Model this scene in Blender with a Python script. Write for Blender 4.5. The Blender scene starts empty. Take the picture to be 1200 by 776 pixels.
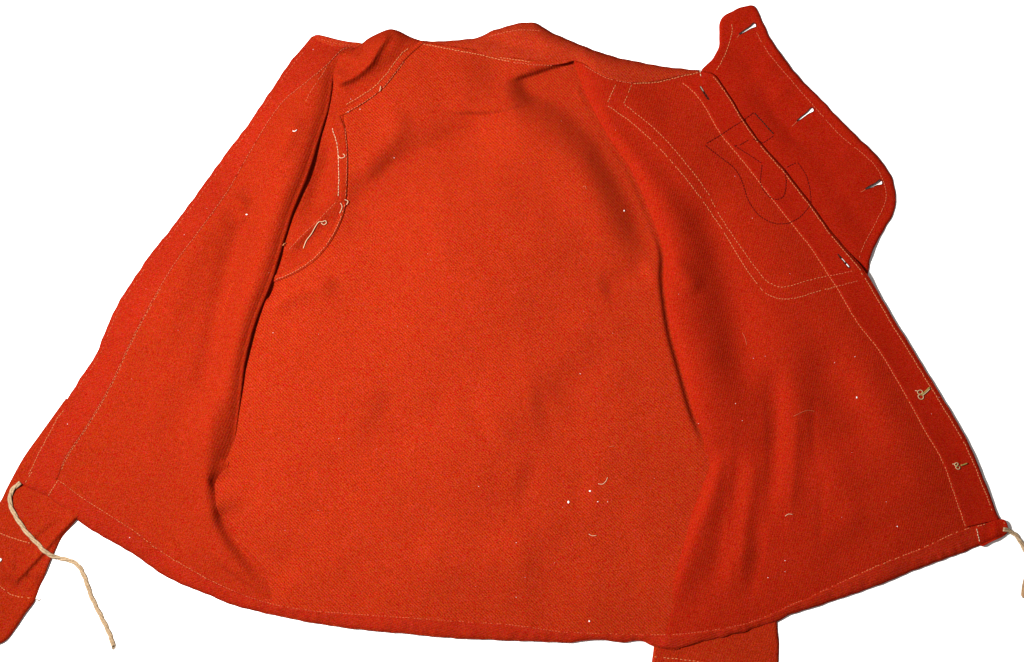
import bpy, bmesh, math, random
import numpy as np
from mathutils import Vector

random.seed(7)
rng = np.random.RandomState(11)
scene = bpy.context.scene
col = scene.collection

# ------------------------------------------------------------------ camera
TILT = math.radians(8.0)
DIST = 1.40                 # metres from the lens to the middle of the cloth
FPX = 1400.0                # focal length in photograph pixels (1200 wide)
cam_data = bpy.data.cameras.new('camera')
cam_data.sensor_width = 36.0
cam_data.lens = FPX / 1200.0 * 36.0
cam_data.clip_start = 0.05
cam_data.clip_end = 50.0
cam = bpy.data.objects.new('camera', cam_data)
cam.location = (0, -math.sin(TILT) * DIST, math.cos(TILT) * DIST)
cam.rotation_euler = (TILT, 0, 0)
col.objects.link(cam)
scene.camera = cam

# ------------------------------------------------------------------ world (dim room fill)
world = bpy.data.worlds.new('World')
scene.world = world
world.use_nodes = True
bg = world.node_tree.nodes['Background']
bg.inputs['Color'].default_value = (1.0, 0.93, 0.90, 1)
bg.inputs['Strength'].default_value = 0.29

# ------------------------------------------------------------------ flash lamp
ld = bpy.data.lights.new('flash_lamp', 'AREA')
ld.shape = 'DISK'
ld.size = 0.2
ld.energy = 82.0
ld.color = (1.0, 0.97, 0.93)
lamp = bpy.data.objects.new('flash_lamp', ld)
lamp.location = (-0.74, 0.10, 1.10)
lamp.rotation_euler = (Vector((1.60, -0.10, 0.20)) - Vector(lamp.location)).to_track_quat('-Z', 'Y').to_euler()
col.objects.link(lamp)

# ------------------------------------------------------------------ exposure
scene.view_settings.view_transform = 'Standard'
scene.view_settings.look = 'None'
scene.view_settings.exposure = 0.0
scene.view_settings.gamma = 1.0
scene.view_settings.use_curve_mapping = False

# ------------------------------------------------------------------ plan of the cloth
# The cloth is drawn up on a flat plan measured in millimetres (u to the right,
# v downwards, as a pattern lies on the table) with a height z in millimetres.
CT, ST = math.cos(TILT), math.sin(TILT)

def world_pos(u, v, z):
    """plan point + height (mm) -> world metres"""
    u = np.asarray(u, float); v = np.asarray(v, float); z = np.asarray(z, float) * 0.001
    x, y = (u - 600.0) / FPX, -(v - 388.0) / FPX
    dy = CT * y + ST          # tilted pattern axes
    dz = ST * y - CT
    h = CT * DIST
    t = (z - h) / dz
    return np.stack([t * x, -ST * DIST + t * dy, z + 0 * t], -1)

def spline(pts, step=3.0, closed=False):
    """Catmull-Rom through pts, resampled evenly"""
    P = np.asarray(pts, float)
    if closed:
        Q = np.vstack([P[-1], P, P[0], P[1]])
    else:
        Q = np.vstack([2 * P[0] - P[1], P, 2 * P[-1] - P[-2]])
    out = []
    for i in range(len(Q) - 3):
        p0, p1, p2, p3 = Q[i:i + 4]
        d1 = max(np.linalg.norm(p1 - p0), 1e-6) ** .5; d2 = max(np.linalg.norm(p2 - p1), 1e-6) ** .5; d3 = max(np.linalg.norm(p3 - p2), 1e-6) ** .5
        m1 = (p1 - p0) / d1 - (p2 - p0) / (d1 + d2) + (p2 - p1) / d2
        m2 = (p2 - p1) / d2 - (p3 - p1) / (d2 + d3) + (p3 - p2) / d3
        m1 = m1 * d2; m2 = m2 * d2
        n = max(2, int(np.linalg.norm(p2 - p1) / 2) + 1)
        t = np.linspace(0, 1, n, endpoint=False)[:, None]
        out.append((2*t**3 - 3*t**2 + 1) * p1 + (t**3 - 2*t**2 + t) * m1 + (-2*t**3 + 3*t**2) * p2 + (t**3 - t**2) * m2)
    if not closed:
        out.append(P[-1:])
    C = np.vstack(out)
    return resample(C, step=step, closed=closed)

def resample(C, n=None, step=None, closed=False):
    if closed:
        C = np.vstack([C, C[:1]])
    s = np.r_[0, np.cumsum(np.linalg.norm(np.diff(C, axis=0), axis=1))]
    if n is None:
        n = max(3, int(s[-1] / step) + 1)
    q = np.linspace(0, s[-1], n + 1)[:-1] if closed else np.linspace(0, s[-1], n)
    return np.stack([np.interp(q, s, C[:, k]) for k in range(2)], -1)

def pdist(poly, u, v, closed=False):
    """distance, along-parameter (0..1), signed side (+ = left of travel on the plan's screen sense)"""
    P = np.asarray(poly, float)
    if closed:
        P = np.vstack([P, P[:1]])
    u = np.asarray(u, float); v = np.asarray(v, float)
    sh = u.shape
    u = u.ravel(); v = v.ravel()
    best = np.full(u.shape, 1e18); tt = np.zeros_like(u); sg = np.zeros_like(u)
    seg = np.linalg.norm(np.diff(P, axis=0), axis=1); cum = np.r_[0, np.cumsum(seg)]
    for i in range(len(P) - 1):
        ax, ay = P[i]; bx, by = P[i + 1]
        dx, dy = bx - ax, by - ay
        L2 = dx * dx + dy * dy + 1e-12
        t = np.clip(((u - ax) * dx + (v - ay) * dy) / L2, 0, 1)
        d2 = (u - ax - t * dx) ** 2 + (v - ay - t * dy) ** 2
        m = d2 < best
        best[m] = d2[m]
        tt[m] = (cum[i] + t[m] * seg[i]) / cum[-1]
        sg[m] = np.sign(dx * (v[m] - ay) - dy * (u[m] - ax))
    return np.sqrt(best).reshape(sh), tt.reshape(sh), sg.reshape(sh)

def inside(poly, u, v):
    P = np.asarray(poly, float)
    u = np.asarray(u, float); v = np.asarray(v, float)
    r = np.zeros(u.shape, bool)
    x0, y0 = P[:, 0], P[:, 1]
    x1, y1 = np.roll(x0, -1), np.roll(y0, -1)
    for a, b, c, d in zip(x0, y0, x1, y1):
        if b == d:
            continue
        m = ((b > v) != (d > v)) & (u < (c - a) * (v - b) / (d - b) + a)
        r ^= m
    return r

def sst(a, b, x):
    t = np.clip((x - a) / (b - a), 0, 1)
    return t * t * (3 - 2 * t)

def waves(u, v, scale, amp, seed, n=10):
    """smooth irregular undulation"""
    r = np.random.RandomState(seed)
    z = 0
    for i in range(n):
        a = r.uniform(0, 2 * math.pi); k = 2 * math.pi / (scale * r.uniform(.6, 1.7)); ph = r.uniform(0, 6.28)
        z = z + np.sin(k * (np.cos(a) * u + np.sin(a) * v) + ph + .8 * np.sin(k * .37 * (np.cos(a + 1.9) * u + np.sin(a + 1.9) * v) + 2 * ph))
    return amp * z / math.sqrt(n)

def floor_at(z, lo=2.2, k=1.6):
    """cloth cannot sink into the table"""
    return lo + k * np.logaddexp(0, (z - lo) / k)

def ridge(u, v, pts, width, amp, taper=.25, skew=None):
    """soft ridge (amp > 0) or valley along a line; skew = other width on the + side"""
    d, t, s = pdist(spline(pts, 10), u, v)
    w = width if skew is None else np.where(s > 0, skew, width)
    e = sst(0, taper, t) * sst(0, taper, 1 - t) if taper else 1.0
    return 2.1 * amp * e * np.exp(-(d / w) ** 2)

def lip(u, v, pts, wide, sharp, amp, taper=.25):
    """a lapped crease: rises slowly on the - side, drops sharply on the + side"""
    d, t, s = pdist(spline(pts, 8), u, v)
    e = sst(0, taper, t) * sst(0, taper * .6, 1 - t)
    return amp * e * np.where(s > 0, np.exp(-(d / sharp) ** 2), np.exp(-(d / wide) ** 2))

# ------------------------------------------------------------------ curves of the pattern
HEM_OUT = spline([(20,567),(36,574),(57,585),(89,609),(120,629),(150,646),(200,679),(238,695),(276,710),(326,722),(398,735),(467,742),(520,747),(576,750),(640,752),
    (668,753.5),(690,750),(712,750.5),(730,753),(748,751),(767,758),(790,761.5),(807,758),(823,753),(853,747),(861,743),(873,742),(882,737.5),(910,729),(923,722),(940,716),
    (980,703),(1021,689),(1073,668),(1124,649),(1149,639),(1180,626)], 3)
HEM_IN = spline([(38,552),(52,557),(67,563),(95,583),(126,603),(153,620),(183,643),(229,671),(262,688),(310,706),(364,716),(413,720),(486,725),(543,729),(600,733),(622,736),
    (660,741),(700,743),(740,744),(790,744),(820,741),(847,737),(882,729),(923,711),(940,704),(992,680),(1034,661),(1052,654),(1079,643.5),(1122,624),(1144,617),(1176,609)], 3)
L_EDGE = spline([(365,43),(343,69),(321,100),(299.5,133),(255,193),(216,247),(166,312),(148,340),(132,367),(118,402),(112,416),(96,440),(79,467),(60,495),(43,528),(33,548),(22,566)], 3)
L_SEAM = spline([(424,53),(402,58),(386,74),(356,99),(336,115),(317,139),(294,177),(267,224),(240,262),(205,309),(182,347),(155,398),(127.5,456),(100.5,502),(77,537),(67,562)], 3)
L_FOLD = spline([(424,52),(410,67),(396,81),(391.5,91),(389,108),(385,130),(377,155),(361,207),(344,248.5),(320,328),(315,341),(301,375),(288,425),(284,456),(276,514),(269,540),(262,562),(262,592),(278,629),(306,662),(328,688),(341,712)], 3)
R_FOLD = spline([(672.5,72),(676,84),(688,115),(712,160),(739,200),(762,252),(777,295),(777.5,330),(786,390),(796.6,429),(812,483),(825.6,521.6),(824,540),(805,594),(782,663),(764,718),(759,745)], 3)
NECK_TOP = spline([(493,47.5),(521,48),(557.7,44),(578,35.5),(600,29),(613,26.5),(627,27),(640,34),(655.7,42.5),(686.6,55),(712,64),(735,70),(756,74),(802,81),(822,82)], 3)
NECK_LOW = spline([(494,50.5),(532,57),(563,63),(600,71.5),(626,75),(648,76),(664,73.5),(673,71),(682.5,74),(699,84),(713,91),(740,96.6),(769,95),(795,89),(822,84)], 3)
A_SEAM = spline([(799,97),(812,108),(824,123),(843,156),(870,189),(897,224),(924,258.5),(950,291),(971,324),(980,337),(1004,378),(1028.6,409.6),(1063,467.6),(1085,508),(1104,541),(1118,580),(1131,618)], 3)
B_EDGE = spline([(824,83),(836,87),(852,108),(870,137),(891,167.5),(919,199),(949,238),(976,275),(1004,307.6),(1017,324),(1049,378),(1075,420),(1114,484),(1137,524),(1155,567),(1171,609)], 3)
BIB = spline([(822.5,81),(835.4,68),(842.6,51.5),(843.5,26),(848,19),(879,5.7),(885,8),(893.4,25.8),(906,50),(919,68),(934.6,89),(958,112),(986,142),(1012,167),(1032,188),(1045,208),(1050,231),(1047,249),(1030,280),(1021,299),(1017,322)], 2)
def uneven(C, a, seed):
    C = np.asarray(C, float); s_ = np.r_[0, np.cumsum(np.linalg.norm(np.diff(C, axis=0), axis=1))]
    r_ = np.random.RandomState(seed); w = 0
    for lam in (17, 29, 47, 80): w = w + np.sin(s_ * 2 * math.pi / (lam * r_.uniform(.8, 1.2)) + r_.uniform(0, 6.3))
    tg = np.gradient(C, axis=0); tg /= np.linalg.norm(tg, axis=1)[:, None] + 1e-9
    e = np.minimum(1, np.minimum(s_, s_[-1] - s_) / 15)
    return C + np.stack([tg[:, 1], -tg[:, 0]], -1) * (a * .5 * w * e)[:, None]
BIB = uneven(BIB, .35, 1); NECK_TOP = uneven(NECK_TOP, .4, 2); L_EDGE = uneven(L_EDGE, .4, 3); B_EDGE = uneven(B_EDGE, .25, 4); HEM_OUT = uneven(HEM_OUT, .35, 5)
BIB_POLY = np.vstack([BIB, [(1010,345),(975,338),(940,285),(870,200),(815,115)]])
SHOULDER = spline([(415,56),(424,51),(430,46),(443,39),(457,34),(465,35.5),(480,43),(496,48.5)], 2)
ARM = spline([(496,48.5),(484,60),(473,72),(448,103),(426.6,120),(403,134),(405,150),(408,183),(406,233),(400,258),(386,283),(367,304),(343,320),(316,331)], 2.5)
ARM_POLY = np.vstack([SHOULDER, ARM, [(292,338),(290,320),(330,200),(362,120),(372,90),(395,66)]])
BACK_POLY = np.vstack([spline([(494,49),(532,54),(563,59),(600,67),(640,71),(664,69),(690,76),(735,92)], 4), [(775,165),(806,260),(806,340),(816,400),(842,480),(850,525),(832,600),(810,663),(790,725),(786,742)],
    resample(HEM_OUT[(HEM_OUT[:,0] > 300) & (HEM_OUT[:,0] < 800)][::-1], step=4), [(262,690),(215,640),(205,560),(240,440),(270,330),(300,328),(318,329)],
    ARM[::-1]])

HEM_MID = resample(HEM_OUT, n=400) * .62 + resample(HEM_IN, n=400) * .38
# ------------------------------------------------------------------ heights of the layers (mm)
L_LIFT = ([0, 60, 95, 200, 330, 440, 500, 530, 552, 800], [1, 3, 11, 15, 15, 13, 9, 4, 0, 0])
R_LIFT = ([0, 72, 110, 200, 300, 420, 500, 530, 560, 800], [4, 6, 12, 16, 15, 12, 8, 3, 0, 0])

def z_back0(u, v):
    u = np.asarray(u, float); v = np.asarray(v, float)
    return 11.0 + waves(u, v, 150, 1.3, 3) + waves(u, v, 60, .28, 4)

def z_back(u, v):
    u = np.asarray(u, float); v = np.asarray(v, float)
    z = z_back0(u, v)
    # broad swell of the middle of the back
    z = z + 8 * np.exp(-(((u - 540) / 190) ** 2 + ((v - 330) / 190) ** 2))
    # hollow running from the armhole up to the neck, and the lapped crease under it
    z = z + ridge(u, v, [(385,300),(430,235),(490,190),(560,160),(610,150)], 24, -7.0, .3, 32)
    z = z + ridge(u, v, [(430,150),(470,120),(520,92),(580,90)], 28, 3.0)
    z = z + ridge(u, v, [(420,215),(455,165),(480,130)], 14, 2.0)
    z = z + lip(u, v, [(505,128),(540,132),(575,131),(610,121),(640,112)], 26, 3.5, 3.6, .4)
    # crease falling away below the neck band
    z = z + lip(u, v, [(585,97),(597,93.5),(627,86.5),(645,80),(664,73.5),(690,66)], 30, 2.0, 5.0, .35)
    z = z + ridge(u, v, [(590,112),(627,99),(648,92),(675,88),(700,100)], 15, -6.5, .3, 20)
    z = z + ridge(u, v, [(600,118),(650,112),(690,140),(722,195),(750,255),(768,320)], 24, -5.5, .2)
    z = z + ridge(u, v, [(560,175),(620,160),(670,190),(705,250),(735,320)], 30, 2.5, .3)
    # narrow crevices along the folds
    df, tf, sf = pdist(R_FOLD, u, v)
    z = z - 6.0 * np.exp(-((df - 1.0) / 3.3) ** 2) * sst(72, 88, v) * (1 - sst(480, 530, v))
    z = z + ridge(u, v, [(590,96.5),(600,95),(629,88.5),(647,82),(666,75.5),(688,70)], 3.8, -2.0, .3)
    z = z + ridge(u, v, [(512,131),(530,133.5),(550,134.5),(576,133.5),(604,127)], 3.2, -1.6, .4)
    z = z + ridge(u, v, [(258,576),(262,596),(283,630),(312,664),(334,690)], 12, -2.0, .3)
    z = z + ridge(u, v, [(276,556),(264,562),(246,569)], 9, -1.6, .2)
    # shallow rumples
    z = z + ridge(u, v, [(600,560),(650,575),(700,580)], 26, -2.0) + ridge(u, v, [(560,500),(600,480),(640,470)], 30, 1.6)
    z = z + ridge(u, v, [(310,370),(340,345),(400,330)], 12, 2.6) + ridge(u, v, [(310,350),(330,335)], 8, -2)
    z = z + ridge(u, v, [(640,470),(690,430),(720,380)], 24, -1.6) + ridge(u, v, [(700,340),(730,330),(765,315)], 16, -2)
    z = z + ridge(u, v, [(480,640),(560,660),(640,650)], 30, 1.8) + ridge(u, v, [(430,470),(480,490),(540,480)], 26, -1.6)
    z = z + ridge(u, v, [(252,590),(275,625),(310,665),(345,690)], 26, -4.0, .2)
    # over the sleeve that lies below
    z = z + 3.0 * sst(720, 765, u) * sst(560, 660, v)
    # towards the hem it comes down to the table
    d, _, _ = pdist(HEM_OUT, u, v)
    return floor_at(z * (.26 + .74 * np.sqrt(sst(0, 95, d))))

def z_left(u, v):
    u = np.asarray(u, float); v = np.asarray(v, float)
    d, t, s = pdist(L_FOLD, u, v)
    lift = np.interp(v, *L_LIFT)
    zb = 5.5 + 3 * sst(560, 640, v) * 0
    # open table side
    base = 12.0 + waves(u, v, 120, 1.0, 21) + waves(u, v, 45, .22, 22)
    de, _, _ = pdist(L_EDGE, u, v)
    base = base * (1 - (1 - sst(0, 40, de)) * (.72 - .30 * sst(400, 470, v)))
    dt, _, _ = pdist([(355,40),(365,42),(372,40.7),(398,47),(424,51)], u, v)
    base = base * (1 - .68 * (1 - sst(0, 26, dt)))
    merge = sst(520, 572, v)
    low = z_back(u, v) - 2.2
    z = base + lift * np.exp(-((d - 24) / 31.0) ** 2)
    z = z * (1 - merge) + merge * (low + (base + 1.0 - low) * sst(0, 42, d))
    z = z - (1 - merge) * 4.0 * np.exp(-(d / 10.0) ** 2) * (lift > 2)
    # valley left of the rolled ridge, and the smaller rumples
    z0 = z
    z = z + ridge(u, v, [(320,170),(292,245),(268,330),(248,420),(232,500)], 17, -5.5, .2)
    z = z + ridge(u, v, [(262,200),(232,270),(205,350),(185,430)], 22, 2.6, .25)
    z = z + ridge(u, v, [(352,118),(336,165),(300,215),(283,250)], 9, 2.2, .3, 16)
    z = z + ridge(u, v, [(287,228),(284,250),(292,262)], 10, 2.2, .3)
    z = z + ridge(u, v, [(250,440),(242,520),(246,575),(270,635),(310,680)], 16, 3.6, .2)
    z = z + lip(u, v, [(345,708),(323,703),(304,689),(286,678),(269,667),(253,652),(240,630)][::-1], 15, 4.0, 4.2, .3)
    z = z + ridge(u, v, [(272,556),(260,563),(244,570)], 8, -1.4, .2)
    z = z + ridge(u, v, [(200,420),(180,500),(170,570)], 24, 1.6) + ridge(u, v, [(120,520),(150,570),(190,610)], 22, -1.3)
    z = z0 + (z - z0) * (1 - merge * (1 - sst(2, 22, d)))
    dh, _, _ = pdist(HEM_OUT, u, v)
    return floor_at(z * (.26 + .74 * np.sqrt(sst(0, 95, dh))))

def z_right(u, v):
    u = np.asarray(u, float); v = np.asarray(v, float)
    d, t, s = pdist(R_FOLD, u, v)
    lift = np.interp(v, *R_LIFT)
    base = 13.0 + waves(u, v, 130, 1.1, 31) + waves(u, v, 50, .25, 32)
    merge = sst(512, 548, v)
    low = z_back(u, v) - 2.0
    z = base + lift * np.exp(-((d - 20) / 44.0) ** 2)
    z = z * (1 - merge) + merge * (low + (base + 1.5 - low) * sst(0, 26, d))
    z = z - (1 - merge) * 2.0 * np.exp(-(d / 8.0) ** 2) * (lift > 2)
    # slack pleats below the bib
    z0 = z
    z = z + ridge(u, v, [(800,215),(840,300),(862,380),(872,470)], 24, -2.8, .2)
    z = z + ridge(u, v, [(780,300),(800,320),(822,345)], 12, 1.6, .3)
    z = z + ridge(u, v, [(846,515),(838,560),(822,610),(803,668),(788,715)], 16, 1.7, .2)
    z = z + ridge(u, v, [(870,530),(852,620),(832,700)], 15, -1.2, .25)
    z = z + ridge(u, v, [(884,520),(872,620),(858,700)], 14, 1.6, .25)
    z = z + ridge(u, v, [(902,400),(908,500),(898,620)], 15, -2.0, .3) + ridge(u, v, [(930,430),(930,520),(915,620)], 18, 1.5, .3)
    z = z + ridge(u, v, [(880,590),(888,660),(870,720)], 13, -1.2, .3)
    z = z + ridge(u, v, [(940,400),(985,460),(1030,540)], 30, -2.4, .3) + ridge(u, v, [(960,520),(990,590),(1000,650)], 24, 1.6, .3)
    z = z + ridge(u, v, [(700,105),(730,140),(770,190),(820,260)], 16, -2.0, .25)
    z = z + ridge(u, v, [(780,120),(830,180),(880,260)], 26, 1.4, .3)
    for k, (x0, y0, y1, x1) in enumerate([(858,470,690,846),(872,560,720,862),(892,430,640,894),(915,410,600,912),(934,470,640,922),(955,450,560,958),(905,600,720,880),(968,540,660,962)]):
        z = z + ridge(u, v, [(x0, y0), ((x0 + x1) / 2 + 3 * (-1) ** k, (y0 + y1) / 2), (x1, y1)], 5.0, .30 * (-1) ** k, .35)
    z = z0 + (z - z0) * (1 - merge * (1 - sst(2, 20, d)))
    de, _, _ = pdist(B_EDGE, u, v)
    z = z * (1 - (1 - sst(0, 80, de)) * (.36 + .38 * sst(312, 345, v)))
    dh, _, _ = pdist(HEM_OUT, u, v)
    return floor_at(z * (.26 + .74 * np.sqrt(sst(0, 95, dh))))

def z_bib(u, v):
    u = np.asarray(u, float); v = np.asarray(v, float)
    z = 3.2 + waves(u, v, 90, .6, 41) + waves(u, v, 35, .15, 42)
    z = z + ridge(u, v, [(860,95),(900,110),(950,160),(1000,175)], 22, -1.6, .3) + ridge(u, v, [(885,70),(930,120)], 22, 1.5, .3)
    d, t, _ = pdist(BIB, u, v)
    z = z + .55 * np.exp(-((d - 4) / 5.0) ** 2)                # turned and stitched edge
    z = z - 2.4 * (1 - np.sqrt(1 - np.clip(1 - d / 4.0, 0, 1) ** 2))
    db, _, _ = pdist(B_EDGE, u, v)
    w = 1 - sst(0, 42, db)
    z = z * (1 - w) + (z_right(u, v) - 1.3) * w * (1 - sst(290, 318, v)) + z * w * sst(290, 318, v)
    return floor_at(z, 1.5, .5)

def z_arm(u, v):
    u = np.asarray(u, float); v = np.asarray(v, float)
    z = 12.0 + waves(u, v, 60, .7, 51)
    z = z + 9 * np.exp(-(((u - 450) / 40) ** 2 + ((v - 62) / 32) ** 2))
    z = z + ridge(u, v, [(391,98),(414,90),(433,74),(443,57),(457,36)], 9, 3.4, .12, 5)
    z = z + lip(u, v, [(424,56),(412,72),(402,84),(388,92)], 12, 3.0, 4.0, .3)
    z = z + lip(u, v, [(446,52),(434,73),(414,91),(390,100)], 12, 4.0, 2.6, .3)
    z = z + ridge(u, v, [(392,160),(378,210),(352,270)], 12, -3.0, .3) + ridge(u, v, [(330,300),(362,268),(395,240)], 7, 2.0, .3)
    z = z + ridge(u, v, [(340,312),(372,284),(394,255)], 6, -1.6, .3)
    da, _, _ = pdist(ARM, u, v)
    w = 1 - sst(2, 26, da)
    z = z * (1 - w) + (z_back(u, v) + .3) * w
    d, _, _ = pdist(SHOULDER, u, v)
    z = floor_at(z)
    return z - (z - 3.2) * (1 - np.sqrt(1 - np.clip(1 - d / 15.0, 0, 1) ** 2))

NECKB = None
def z_neck(u, v):
    u = np.asarray(u, float); v = np.asarray(v, float)
    a = sst(668, 700, u)
    z = z_back0(u, v) * (1 - a) + z_right(u, v) * a + 1.4
    z = z + 3.0 * np.exp(-(((u - 612) / 50) ** 2 + ((v - 45) / 22) ** 2))
    z = z + ridge(u, v, [(560,48),(600,52),(650,62)], 9, -1.6, .3) + ridge(u, v, [(560,40),(590,37),(630,36)], 6, 1.0, .3)
    d, _, _ = pdist(NECK_TOP, u, v)
    w = np.interp(u, [493, 560, 700, 822], [9, 14, 14, 7])
    return z - (z - 2.8) * (1 - np.sqrt(1 - np.clip(1 - d / w, 0, 1) ** 2))

SL_LEFT = np.vstack([spline([(89,609),(70,634),(58,658),(48,684),(42,700),(39,706),(29,719),(18,736),(6,751),(-8,757),(-30,762)], 2.5), [(-60,760),(-60,600)],
    spline([(-20,610),(0,588),(8,572),(27,537),(46,510),(77,467)], 3), [(110,480),(150,560),(120,600)]])
def z_sl(u, v):
    u = np.asarray(u, float); v = np.asarray(v, float)
    z = 4.0 + waves(u, v, 60, .5, 71)
    z = z + lip(u, v, [(98,598),(72,622),(48,649),(22,677),(8,690)][::-1], 13, 3.0, 4.6, .25)
    z = z + ridge(u, v, [(82,628),(66,652),(50,690)], 7, 2.0, .3)
    z = z + ridge(u, v, [(77,606),(50,628),(28,650)], 5, -1.8, .3) + ridge(u, v, [(10,650),(14,672),(24,690)], 5, 1.4, .3)
    z = z + ridge(u, v, [(34,672),(36,690),(32,698)], 4, -1.2, .2)
    cuff = spline([(-60,668),(-20,677),(0,687),(14.5,697),(38,701),(50,702)], 3)
    d, _, s = pdist(cuff, u, v)
    z = z + np.where(s > 0, 2.6 * sst(0, 2.5, d), .0)
    z = z + ridge(u, v, [(-10,640),(4,660),(10,685)], 5, 1.2, .3) + ridge(u, v, [(44,662),(40,680),(30,696)], 4, 1.5, .3) + ridge(u, v, [(18,640),(22,655),(20,676)], 4, -1.0, .3)
    do, _, _ = pdist(SL_LEFT, u, v, True)
    return z - 3.0 * (1 - np.sqrt(1 - np.clip(1 - do / 5.0, 0, 1) ** 2))

SL_RIGHT = np.vstack([spline([(910,700),(911,735),(913,756),(912,790),(914,840)], 3), [(840,842),(766,838)], spline([(764,800),(764,776),(766,758),(767,700)], 3)])
def z_sr(u, v):
    u = np.asarray(u, float); v = np.asarray(v, float)
    z = 3.6 + waves(u, v, 70, .4, 81)
    seam = spline([(740,767),(768,770),(800,773),(830,777),(914,786)], 3)
    d, _, s = pdist(seam, u, v)
    z = z + np.where(s > 0, 1.0 * sst(0, 3, d), 0)
    do, _, _ = pdist(SL_RIGHT, u, v, True)
    return z - 2.6 * (1 - np.sqrt(1 - np.clip(1 - do / 4.0, 0, 1) ** 2))

L_FOLD_POLY = np.vstack([L_EDGE[::-1], L_FOLD, resample(HEM_OUT[HEM_OUT[:,0] < 345][::-1], step=5)])
R_POLY = np.vstack([R_FOLD[::-1], spline([(673,71),(682.5,74),(699,84),(713,91),(740,96.6),(769,95),(795,89),(822,84)], 4), B_EDGE, [(1180,620),(1181,627)],
    resample(HEM_OUT[HEM_OUT[:,0] > 757][::-1], step=5)])
L_FACING_POLY = np.vstack([L_EDGE, L_SEAM[::-1]])
R_FACING_POLY = np.vstack([A_SEAM, B_EDGE[::-1]])
HEM_POLY = np.vstack([HEM_OUT, HEM_IN[::-1]])
NECK_POLY = np.vstack([NECK_TOP, NECK_LOW[::-1]])

def z_panels(u, v):
    u = np.asarray(u, float); v = np.asarray(v, float)
    z = np.where(inside(BACK_POLY, u, v), z_back(u, v), 1.0)
    z = np.where(inside(L_FOLD_POLY, u, v), np.maximum(z, z_left(u, v)), z)
    z = np.where(inside(R_POLY, u, v), np.maximum(z, z_right(u, v)), z)
    return z

def z_hem(u, v):
    u = np.asarray(u, float); v = np.asarray(v, float)
    # heights of the panels just inside the casing
    d, t, _ = pdist(HEM_OUT, u, v)
    zl, zb, zr = z_left(u, v), z_back(u, v), z_right(u, v)
    a = sst(300, 355, u); b = sst(750, 775, u)
    z = np.maximum(zl * (1 - a) + zb * a, zb * (a > .5)) * (1 - b) + zr * b
    pk = .35 * np.sin(t * 420 + 3 * np.sin(t * 60)) + .5 * np.sin(t * 130 + 2 * np.sin(t * 37))
    z = z + 1.3 + pk * np.exp(-((d - 5) / 6.0) ** 2) + .7 * np.exp(-((d - 10) / 6.0) ** 2)
    return z - 3.0 * (1 - np.sqrt(1 - np.clip(1 - d / 5.0, 0, 1) ** 2))

def z_lfac(u, v):
    d, _, _ = pdist(L_EDGE, u, v)
    ds, _, _ = pdist(L_SEAM, u, v)
    z = z_left(u, v) + .35 + .8 * sst(0, 3.0, ds) + .4 * np.exp(-(d / 6.) ** 2)
    return z - 2.4 * (1 - np.sqrt(1 - np.clip(1 - d / 3.5, 0, 1) ** 2))

def z_rfac(u, v):
    d, _, _ = pdist(B_EDGE, u, v)
    ds, _, _ = pdist(A_SEAM, u, v)
    z = z_right(u, v) + .35 + .8 * sst(0, 3.0, ds)
    return z - (.9 + 1.5 * sst(305, 330, v)) * (1 - np.sqrt(1 - np.clip(1 - d / 3.5, 0, 1) ** 2))

LAYERS = [(BACK_POLY, z_back), (ARM_POLY, z_arm), (L_FOLD_POLY, z_left), (R_POLY, z_right), (BIB_POLY, z_bib), (L_FACING_POLY, z_lfac),
          (R_FACING_POLY, z_rfac), (HEM_POLY, z_hem), (NECK_POLY, z_neck), (SL_LEFT, z_sl), (SL_RIGHT, z_sr)]
def z_top(u, v):
    u = np.atleast_1d(np.asarray(u, float)); v = np.atleast_1d(np.asarray(v, float))
    z = np.zeros(u.shape)
    for poly, f in LAYERS:
        m = inside(poly, u, v)
        if m.any():
            z[m] = np.maximum(z[m], f(u[m], v[m]))
    return z

# ------------------------------------------------------------------ materials
def principled(name):
    m = bpy.data.materials.new(name); m.use_nodes = True
    nt = m.node_tree
    return m, nt, nt.nodes['Principled BSDF']

def N(nt, kind, **kw):
    n = nt.nodes.new(kind)
    for k, val in kw.items():
        setattr(n, k, val)
    return n

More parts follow.
